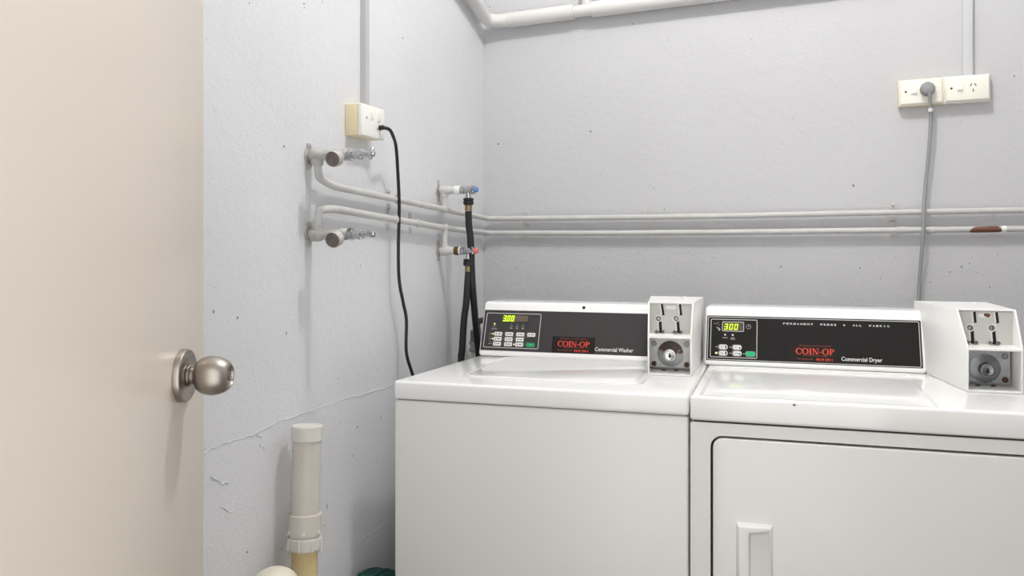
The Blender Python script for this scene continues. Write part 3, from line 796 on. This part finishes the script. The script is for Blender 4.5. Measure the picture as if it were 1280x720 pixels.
def back_outlet(x, z, tilt, label, plugged):
    rot = RB @ Matrix.Rotation(R(tilt), 4, 'Y')
    o = thing('power_outlet', BW(x, 0, z), label, 'power outlet', group='power outlets on the walls', rot=rot)
    b = NB(); w, h = .0575, .0365
    prism(b, [(u, 0, v) for u, v in ((-w - .001, -h - .001), (w + .001, -h - .001), (w + .001, h + .001), (-w - .001, h + .001))], (0, -.022, 0), bev=.0015, seg=2)
    obj('mounting_block', b, M['aged'] if plugged else M['cream'], o, local=True)
    bb = bmesh.new()   # faceplate with sloping sides
    lo_ = [bb.verts.new(p) for p in ((-w, -.022, -h), (w, -.022, -h), (w, -.022, h), (-w, -.022, h))]
    hi = [bb.verts.new(p) for p in ((-w + .005, -.034, -h + .005), (w - .005, -.034, -h + .005), (w - .005, -.034, h - .005), (-w + .005, -.034, h - .005))]
    for i in range(4):
        j = (i + 1) % 4; bb.faces.new((lo_[i], lo_[j], hi[j], hi[i]))
    bb.faces.new(hi); bb.faces.new(lo_[::-1]); bmesh.ops.recalc_face_normals(bb, faces=bb.faces[:]); bevel(bb, .0015, 2, 20)
    obj('faceplate', bb, M['cream'], o, local=True)
    obj('screw', lathe(NB(), [(0, 0), (.0030, 0), (.0030, .0008), (0, .0008)], (-.0400, -.0338, .002), (0, -1, 0), 12), M['gap'], o, local=True)
    obj('screw_cover', lathe(NB(), [(0, 0), (.0030, 0), (.0030, .0008), (0, .0010)], (.0420, -.0338, .002), (0, -1, 0), 12), M['cream'], o, local=True)
    b = NB(); box(b, -.026, -.012, -.038, -.033, -.004, .007, .001, 2, xf=lambda c: Vector((c.x, c.y + (c.z - .002) * .25, c.z)))
    obj('switch', b, M['cream_white'], o, local=True)
    if not plugged:
        b = NB()
        for cx, cz, a in ((.0085, .0085, -28), (.0195, .0085, 28), (.0140, -.0065, 0)):
            d = Vector((-math.sin(R(a)), 0, math.cos(R(a)))) * .0042; n = Vector((d.z, 0, -d.x)).normalized() * .0011; c = Vector((cx, -.0342, cz))
            prism(b, [c - d - n, c - d + n, c + d + n, c + d - n], (0, .001, 0))
        obj('socket_slots', b, M['black'], o, local=True, flat=True)
    return o
back_outlet(1.3240, 1.6555, -1.6, 'cream power outlet on back wall with grey plug pushed in', True)
back_outlet(1.4400, 1.6585, -1.0, 'cream power outlet on back wall with empty socket', False)
PLUG = (lathe(NB(), [(0, 0), (.019, 0), (.0195, .010), (.0188, .018), (.015, .0235), (.009, .0255), (0, .026)], BW(1.3385, .0345, 1.6600), bout, 32))
pts = [BW(1.3420, .052, 1.6580), BW(1.3430, .053, 1.645), BW(1.3445, .047, 1.62), BW(1.3479, .038, 1.5766), BW(1.3440, .034, 1.50), BW(1.3357, .030, 1.3973), BW(1.3290, .040, 1.32), BW(1.3275, .040, 1.25), BW(1.3213, .030, 1.1499), BW(1.3172, .03, 1.0598), BW(1.32, .035, .90), BW(1.33, .04, .60)]
gc = obj('power_cord', tube(NB(), smooth_path(pts, 8), .0052, 12), M['cord_grey'], dryer, label='grey power cord up to the back wall outlet')
obj('plug', PLUG, M['plug_grey'], gc, label='round grey plug')
b = NB(); tube(b, [BW(1.3455, .0475, 1.606), BW(1.3465, .045, 1.598)], .0062, 12)
obj('cable_tie', b, M['white_plastic'], gc)

# conduits
co = thing('cable_conduit', (0, -.882, 2.15), 'flat painted cable conduit rising from left wall outlet', 'conduit', group='cable conduits')
obj('channel', box(NB(), 0, .015, -.891, -.873, 1.552, ZC, .001, 1), mat('conduit_paint_shaded', (184, 185, 188), .5), co)  # shade of the side away from the lamp put into the paint colour
co = thing('cable_conduit', BW(1.444, 0, 2.2), 'flat painted cable conduit rising from back wall outlets', 'conduit', group='cable conduits', rot=RB)
b = NB(); box(b, -.0125, .0125, -.016, 0, -.504, ZC - 2.2, .0015, 2)
obj('channel', b, M['conduit'], co, local=True)

# ================================================================== WATER PIPES
def clip_back(root, x, z, m):
    b = NB()
    tube(b, [BW(x, .0065, z) + Vector((0, 0, q)) for q in (-.0205, -.02)], .001, 4)
    b.free(); b = NB()
    pts = []
    for i in range(9):
        a = R(-90 + 22.5 * i); pts.append(BW(x, .020 + .0098 * math.cos(a), z + .0098 * math.sin(a)))
    for s in (-1, 1): box(b, -.008, .008, -.0025, 0, z + s * .0185 - .0095, z + s * .0185 + .0095, .0006, 1, xf=lambda c: BW(x, 0, 0) + RB.to_3x3() @ c)
    tube(b, [pts[0]] + pts + [pts[-1]], .0022, 6)
    c = obj('saddle_clip', b, m, root)
    for s in (-1, 1):
        obj('screw', lathe(NB(), [(.0045, 0), (.004, .003), (.002, .0045), (0, .005)], BW(x, .0022, z + s * .0205), bout, 14), m, c)
def clip_left(root, y, z, m):
    b = NB()
    for s in (-1, 1): box(b, 0, .0025, y - .008, y + .008, z + s * .0185 - .0095, z + s * .0185 + .0095, .0006, 1)
    pts = [(.021 + .0098 * math.cos(R(-90 + 22.5 * i)), y, z + .0098 * math.sin(R(-90 + 22.5 * i))) for i in range(9)]
    tube(b, pts, .0022, 6)
    c = obj('saddle_clip', b, m, root)
    for s in (-1, 1):
        obj('screw', lathe(NB(), [(.0045, 0), (.004, .003), (.002, .0045), (0, .005)], (.0022, y, z + s * .0205), (1, 0, 0), 14), m, c)
PR = .0085
def lx(y): return .021
up = thing('water_pipe', (.02, -.6, 1.33), 'upper painted water pipe running along left and back walls', 'pipe', group='painted water pipes')
b = NB()
tube(b, fillet_path([(.022, -1.129, 1.405), (.0215, -1.126, 1.372), (.021, -1.065, 1.3568), (.021, -.4544, 1.3302), (.021, -.020, 1.3105), BW(.10, .020, 1.3105), BW(.4266, .020, 1.3105), BW(.80, .020, 1.3125), BW(1.1961, .020, 1.3178), BW(1.5791, .020, 1.3216), BW(XR, .020, 1.329)], .04, 6), PR, 14)
obj('pipe', b, M['pipe'], up)
obj('riser', tube(NB(), [(.021, -.403, 1.328), (.021, -.403, 1.375)], PR * .95, 14), M['pipe'], up)
lathe_ = [(PR + .0022, 0), (PR + .0028, .002), (PR + .0028, .018), (PR + .0022, .020)]
obj('tee_joint', lathe(NB(), lathe_, (.021, -.413, 1.3293), (0, 1, -.044), 18), M['pipe'], up)
clip_left(up, -.7386, 1.3424, M['pipe']); clip_back(up, .1509, 1.3110, M['pipe']); clip_back(up, 1.2531, 1.3190, M['pipe'])
lp = thing('water_pipe', (.02, -.6, 1.28), 'lower painted water pipe with bare brown patch at right', 'pipe', group='painted water pipes')
b = NB()
tube(b, fillet_path([(.022, -1.129, 1.262), (.0215, -1.126, 1.302), (.021, -1.065, 1.3080), (.021, -.4325, 1.2758), (.021, -.020, 1.2635), BW(.10, .020, 1.2630), BW(.4266, .020, 1.2619), BW(.80, .020, 1.2635), BW(1.1961, .020, 1.2675), BW(1.5791, .020, 1.2705), BW(XR, .020, 1.276)], .035, 6), PR, 14)
obj('pipe', b, M['pipe'], lp)
obj('riser', tube(NB(), [(.021, -.403, 1.275), (.021, -.403, 1.22)], PR * .95, 14), M['pipe'], lp)
obj('tee_joint', lathe(NB(), lathe_, (.021, -.413, 1.2761), (0, 1, -.05), 18), M['pipe'], lp)
clip_left(lp, -.7433, 1.2915, M['pipe']); clip_left(lp, -.6041, 1.2846, M['pipe']); clip_back(lp, .1509, 1.2630, M['pipe']); clip_back(lp, 1.2531, 1.2680, M['pipe'])
for xa, xb in ((1.2600, 1.2850), (1.3450, 1.3600)):
    obj('pipe_collar', tube(NB(), [BW(xa, .020, 1.2682), BW(xb, .020, 1.2684)], PR + .0012, 16), M['pipe'], lp)
b = NB()
path = [BW(1.4230 + .102 * i / 10, .0204, 1.2686 + .0012 * i / 10) for i in range(11)]
tube(b, path, [.0030, .0058, .0076, .0084] + [.0088] * 6 + [.0080], 14)
obj('bare_patch', b, mat('bare_copper', (104, 64, 48), .6), lp, label='bare brown metal where the paint has peeled')
obj('paint_flake', tube(NB(), [BW(1.5255, .020, 1.2704), BW(1.5370, .020, 1.2705)], [.0094, .0088], 12), M['white_plastic'], lp)

# wall taps: backplate, arm straight out of the wall, capped outlet, nuts, handle
def wall_tap(z, tdir, label):
    y = -1.129
    t = thing('wall_tap', (0, y, z), label, 'tap', group='capped taps on the left wall')
    b = NB()
    lathe(b, [(.0, 0), (.017, 0), (.017, .003), (.0, .004)], (0, y, z), (1, 0, 0), 20)
    for s in (-1, 1): box(b, 0, .004, y - .008, y + .008, z + s * .012, z + s * .026, .002, 2) if s > 0 else box(b, 0, .004, y - .008, y + .008, z - .026, z - .012, .002, 2)
    obj('backplate', b, M['tap_paint'], t)
    b = NB()
    lathe(b, [(0, 0), (.010, .002), (.0145, .008), (.0155, .018), (.0145, .028), (.0115, .033), (.0105, .040), (.0105, .070), (.0125, .072), (.0125, .087), (.011, .091), (0, .091)], (.002, y, z), (.94, 0, 0), 24)
    lathe(b, [(.0125, -.004), (.0135, .008), (.0125, .020), (0, .0205)], (.021, y, z), (0, 0, tdir), 20)
    obj('body', b, M['tap_paint'], t)
    # screws of the backplate
    for s in (-1, 1): obj('screw', lathe(NB(), [(.0035, 0), (.003, .003), (0, .004)], (.004, y, z + s * .020), (1, 0, 0), 12), M['tap_paint'], t)
    ax = Vector((.02, -.95, -.26)).normalized(); o = Vector((.074, y, z - .003))
    cp = obj('outlet_cap', lathe(NB(), [(0, .004), (.0095, .004), (.0095, .014), (.0165, .015), (.0178, .018), (.0178, .022), (.0170, .0232), (.0170, .034), (.0162, .0352), (.0152, .0346), (0, .0346)], o, ax, 32), M['tap_paint'], t, label='grey screw cap on the outlet')
    obj('cap_face', lathe(NB(), [(0, .0343), (.0148, .0343), (.0148, .0354), (.012, .0362), (0, .0358)], o, ax, 28), M['cap_face'], cp)
    obj('hex_nut', lathe(NB(), [(0, .0), (.0115, .0), (.0135, .002), (.0135, .012), (.0115, .0135), (0, .0135)], (.092, y, z), (1, 0, 0), 6), M['chrome'], t, flat=True)
    obj('bonnet', lathe(NB(), [(.0095, 0), (.0100, .004), (.0100, .012), (.0115, .013), (.0115, .020), (.0085, .022), (.0080, .028), (.0055, .030), (.0050, .046), (0, .046)], (.104, y, z), (1, 0, 0), 20), M['chrome'], t)
    h = NB(); c = Vector((.146, y, z + .001)); d = (Vector((.0, .45, .89)) if tdir < 0 else Vector((0, .93, -.36))).normalized() * .0145
    lathe(h, [(0, 0), (.0055, 0), (.0068, .002), (.0068, .010), (.005, .013), (0, .0135)], (.140, y, z), (1, 0, 0), 18)
    tube(h, [c - d, c - d * .8, c, c + d * .8, c + d], [.0030, .0044, .0036, .0044, .0030], 12)
    obj('handle', h, M['chrome'], t, label='chrome bar handle')
    return t
wall_tap(1.4170, -1, 'upper capped wall tap with chrome bar handle below left outlet')
wall_tap(1.2520, 1, 'lower capped wall tap with chrome bar handle on left wall')

# washer stop valves near the corner
def stop_valve(z, up_side, nut, cap, label):
    y = -.403
    t = thing('stop_valve', (0, y, z), label, 'valve', group='stop valves by the corner')
    b = NB()
    lathe(b, [(0, 0), (.016, 0), (.016, .003), (0, .004)], (0, y, z), (1, 0, 0), 20)
    box(b, 0, .004, y - .007, y + .007, z + .010, z + .030, .002, 2); box(b, 0, .004, y - .007, y + .007, z - .030, z - .010, .002, 2)
    obj('backplate', b, M['tap_paint'], t)
    b = NB()
    lathe(b, [(0, 0), (.0115, .004), (.0140, .012), (.0140, .026), (.0115, .034), (.0105, .040), (.0105, .050), (0, .050)], (.004, y, z), (1, 0, 0), 20)
    lathe(b, [(.0115, 0), (.0115, .018), (0, .0185)], (.021, y, z), (0, 0, -1 if up_side else 1), 18)
    obj('elbow', b, M['pipe'], t)
    obj('connector', lathe(NB(), [(0, 0), (.0115, 0), (.0125, .002), (.0125, .013), (.0108, .0150), (0, .015)], (.052, y, z), (1, 0, 0), 16), nut, t)
    obj('washer_ring', lathe(NB(), [(.0128, 0), (.0128, .003), (0, .003)], (.0665, y, z), (1, 0, 0), 18), M['white_plastic'], t)
    b = NB()
    lathe(b, [(0, 0), (.0095, 0), (.0110, .003), (.0110, .012), (.0085, .014), (.0085, .018), (.0108, .020), (.0108, .033), (.0085, .036), (.0065, .040), (0, .040)], (.069, y, z), (1, 0, 0), 20)
    lathe(b, [(.0085, 0), (.0080, .012), (.0090, .018), (.0090, .026), (0, .026)], (.094, y, z), (0, 0, -1), 18)
    obj('valve_body', b, M['chrome'], t)
    b = NB(); lathe(b, [(0, 0), (.0070, 0), (.0078, .003), (.0078, .010), (.0062, .0125), (0, .013)], (.110, y, z), (1, 0, 0), 18)
    obj('handle', b, cap, t)
    b = NB()
    for q in range(4):
        a = R(45 + 90 * q); d = Vector((0, math.cos(a), math.sin(a)))
        tube(b, [Vector((.109, y, z)) + d * .006, Vector((.109, y, z)) + d * .0145], [.0036, .0030], 8)
    obj('spokes', b, M['chrome'], t)
    return t
stop_valve(1.3830, True, M['white_plastic'], M['blue'], 'cold stop valve with blue cap above the two pipes')
stop_valve(1.2090, False, M['brass_dark'], M['redcap'], 'hot stop valve with red cap below the two pipes')
def inlet_hose(z, pts, label):
    h = thing('inlet_hose', (.094, -.403, z), label, 'hose', group='black washer hoses')
    obj('nut', lathe(NB(), [(0, 0), (.0120, 0), (.0150, .002), (.0150, .006), (.0130, .0075), (.0150, .009), (.0150, .018), (.0120, .020), (0, .020)], (.094, -.403, z), (0, 0, -1), 20), M['rubber'], h)
    obj('ferrule', lathe(NB(), [(0, .019), (.0092, .019), (.0102, .021), (.0102, .035), (.0092, .037), (0, .037)], (.094, -.403, z), (0, 0, -1), 18), M['brass'], h, label='brass ferrule')
    obj('tube', tube(NB(), smooth_path(pts, 8), .0098, 14), M['rubber'], h)
inlet_hose(1.360, [(.094, -.403, 1.322), (.0955, -.403, 1.28), (.100, -.402, 1.24), (.104, -.398, 1.12), (.103, -.37, 1.0088), (.0990, -.33, .9114), (.095, -.29, .82), (.095, -.25, .60)], 'black rubber hose from cold valve down behind washer console')
inlet_hose(1.1860, [(.094, -.403, 1.150), (.092, -.403, 1.1254), (.087, -.403, 1.06), (.0804, -.403, 1.0111), (.075, -.403, .93), (.072, -.403, .89), (.078, -.40, .75), (.08, -.36, .55)], 'black rubber hose from hot valve down beside washer lid')

# ================================================================== DRAIN AND OTHER PIPES
sp = thing('standpipe', (.05, -1.2270, 0), 'capped white plastic standpipe with union nut in front of left wall', 'pipe')
ax0 = Vector((.050, -1.2320, .60)); ax1 = Vector((.050, -1.2190, .872)); AX = (ax1 - ax0).normalized()
def A(z): return ax0 + (ax1 - ax0) * ((z - ax0.z) / (ax1.z - ax0.z))
obj('lower_pipe', cyl(NB(), (.050, -1.2320, 0), A(.65), .0255, 28), M['pvc_yellow'], sp, label='yellowed lower pipe')
obj('pipe', cyl(NB(), A(.680), A(.860), .0282, 32), M['standpipe'], sp)
obj('end_cap', lathe(NB(), [(0, .0), (.0305, 0), (.0312, .0015), (.0312, .0275), (.0306, .0290), (.0240, .0292), (.0230, .0280), (0, .0280)], A(.8430), AX, 36), mat('pale_pvc', (212, 209, 203), .42), sp, ang=20)
cpl = NB(); lathe(cpl, [(0, 0), (.0315, 0), (.0325, .001), (.0325, .0400), (.0310, .0415), (0, .0415)], A(.6600), AX, 36)
cpo = obj('coupling', cpl, M['standpipe'], sp)
b = NB(); u_, v_, w_ = frame_of(AX)
for i in range(6):
    d = u_ * math.cos(R(60 * i + 10)) + v_ * math.sin(R(60 * i + 10)); c = A(.6665)
    tube(b, [c + d * .030, c + d * .0362], [.0040, .0034], 8)
tag(obj('lugs', b, M['pvc'], cpo), kind='stuff')
obj('groove_ring', lathe(NB(), [(0, 0), (.0300, 0), (.0300, .008), (0, .008)], A(.6540), AX, 32), M['standpipe'], sp)
nut = obj('union_nut', lathe(NB(), [(.027, 0), (.0330, 0), (.0345, .002), (.0345, .022), (.0330, .0240), (.030, .0240), (0, .0240)], A(.6320), AX, 36), mat('grey_white_nut', (204, 201, 194), .42), sp)
b = NB()
for i in range(8):
    a = R(45 * i + 12); d = u_ * math.cos(a) + v_ * math.sin(a)
    tube(b, [A(.6330) + d * .0345, A(.6550) + d * .0345], .0022, 6)
tag(obj('ribs', b, M['pvc'], nut), kind='stuff')
b = NB(); tube(b, [A(.628) + Vector((.020, .010, 0)), A(.626) + Vector((.0315, .015, 0))], .0035, 10)
obj('outlet_nib', b, M['pvc'], sp)
be = thing('waste_pipe', (.085, -1.398, 0), 'cream waste pipe with domed cap beside the standpipe at bottom of picture', 'pipe')
obj('pipe', cyl(NB(), (.085, -1.398, 0), (.085, -1.398, .600), .0290, 28), M['pvc_cream'], be)
obj('domed_cap', lathe(NB(), [(0, 0), (.0425, 0)] + [(.0430 * math.cos(R(q)), .030 + .043 * math.sin(R(q)) * .8) for q in range(0, 90, 10)] + [(0, .0644)], (.085, -1.390, .590), (0, 0, 1), 32), M['pvc_cream'], be)
# green hose coil between the left wall and the washer
gh = thing('garden_hose', (.065, -.95, 0), 'dark green hose coiled on its edge between left wall and washer', 'hose')
P = []
for i in range(4 * 36 + 1):
    a = 2 * math.pi * i / 36; k = i / 144
    rr = .232 - .022 * (.5 + .5 * math.sin(a * .25 + 1.2)) * (i / 144)
    P.append((.030 + .055 * k + .004 * math.sin(a * 1.7), -.95 + rr * math.sin(a) * .98, .240 + rr * math.cos(a)))
obj('coil', tube(NB(), P, .0085, 10), M['hose_green'], gh)
P = [(.095 + .003 * math.sin(i * .3), -.95 + .205 * math.sin(2 * math.pi * i / 36), .238 + .215 * math.cos(2 * math.pi * i / 36)) for i in range(37)]
obj('inner_loop', tube(NB(), P, .0085, 10), M['hose_brown'], gh, label='dirty brown inner loop')

# drain fitting behind the washer
df = thing('drain_fitting', (.055, -.20, 0), 'grey drain pipe fitting behind hoses at left end of console', 'pipe')
obj('pipe', cyl(NB(), (.055, -.2, 0), (.055, -.2, .915), .025, 24), M['pvc_cream'], df)
obj('collar', lathe(NB(), [(0, 0), (.029, 0), (.030, .002), (.030, .012), (.027, .014), (.027, .022), (.030, .024), (.030, .032), (0, .032)], (.055, -.2, .895), (0, 0, 1), 28), mat('grey_plastic', (150, 150, 146), .5), df)
obj('socket', lathe(NB(), [(0, 0), (.027, 0), (.027, .034), (.024, .036), (0, .034)], (.055, -.2, .927), (0, 0, 1), 28), mat('dark_grey_plastic', (110, 108, 106), .5), df)
b = NB(); tube(b, smooth_path([(.050, -.2, .955), (.052, -.2, .985), (.075, -.19, .99), (.10, -.19, .96), (.11, -.19, .90)], 6), .009, 10)
obj('spigot', b, M['gap'], df)

# high plastic pipe round the corner
hp = thing('plastic_pipe', (.3, -.03, 1.96), 'white plastic pipe high in the corner with short upright branch', 'pipe')
r0 = .0218
b = NB()
tube(b, fillet_path([(.030, -.62, 2.115), (.029, -.1739, 1.9906), (.029, -.045, 1.9540), BW(.105, .029, 1.9562)], .062, 12), r0, 24)
obj('elbow', b, M['pvc'], hp)
def seg(name, xa, za, xb, zb, r):
    return obj(name, tube(NB(), [BW(xa, .029, za), BW(xb, .029, zb)], r, 28), M['pvc'], hp)
seg('pipe', .0978, 1.9556, .3190, 1.9648, .0240)
seg('tee', .3150, 1.9645, .3840, 1.9672, .0188)
seg('pipe', .3790, 1.9670, 1.25, 2.0010, .0245)
obj('branch', tube(NB(), [BW(.3600, .027, 1.962), BW(.3600, .027, ZC)], .0158, 22), M['pvc'], hp)

# ceiling lamp (above the frame)
cl = thing('ceiling_light', (LAMP[0], LAMP[1], ZC), 'round white ceiling light above the machines', 'light')
obj('base', cyl(NB(), (LAMP[0], LAMP[1], ZC - .03), (LAMP[0], LAMP[1], ZC), .15, 32), M['white_plastic'], cl)
obj('diffuser', lathe(NB(), [(0, 0), (.14, 0), (.135, .03), (.10, .06), (.05, .075), (0, .08)], (LAMP[0], LAMP[1], ZC - .03), (0, 0, -1), 32), M['lamp'], cl)
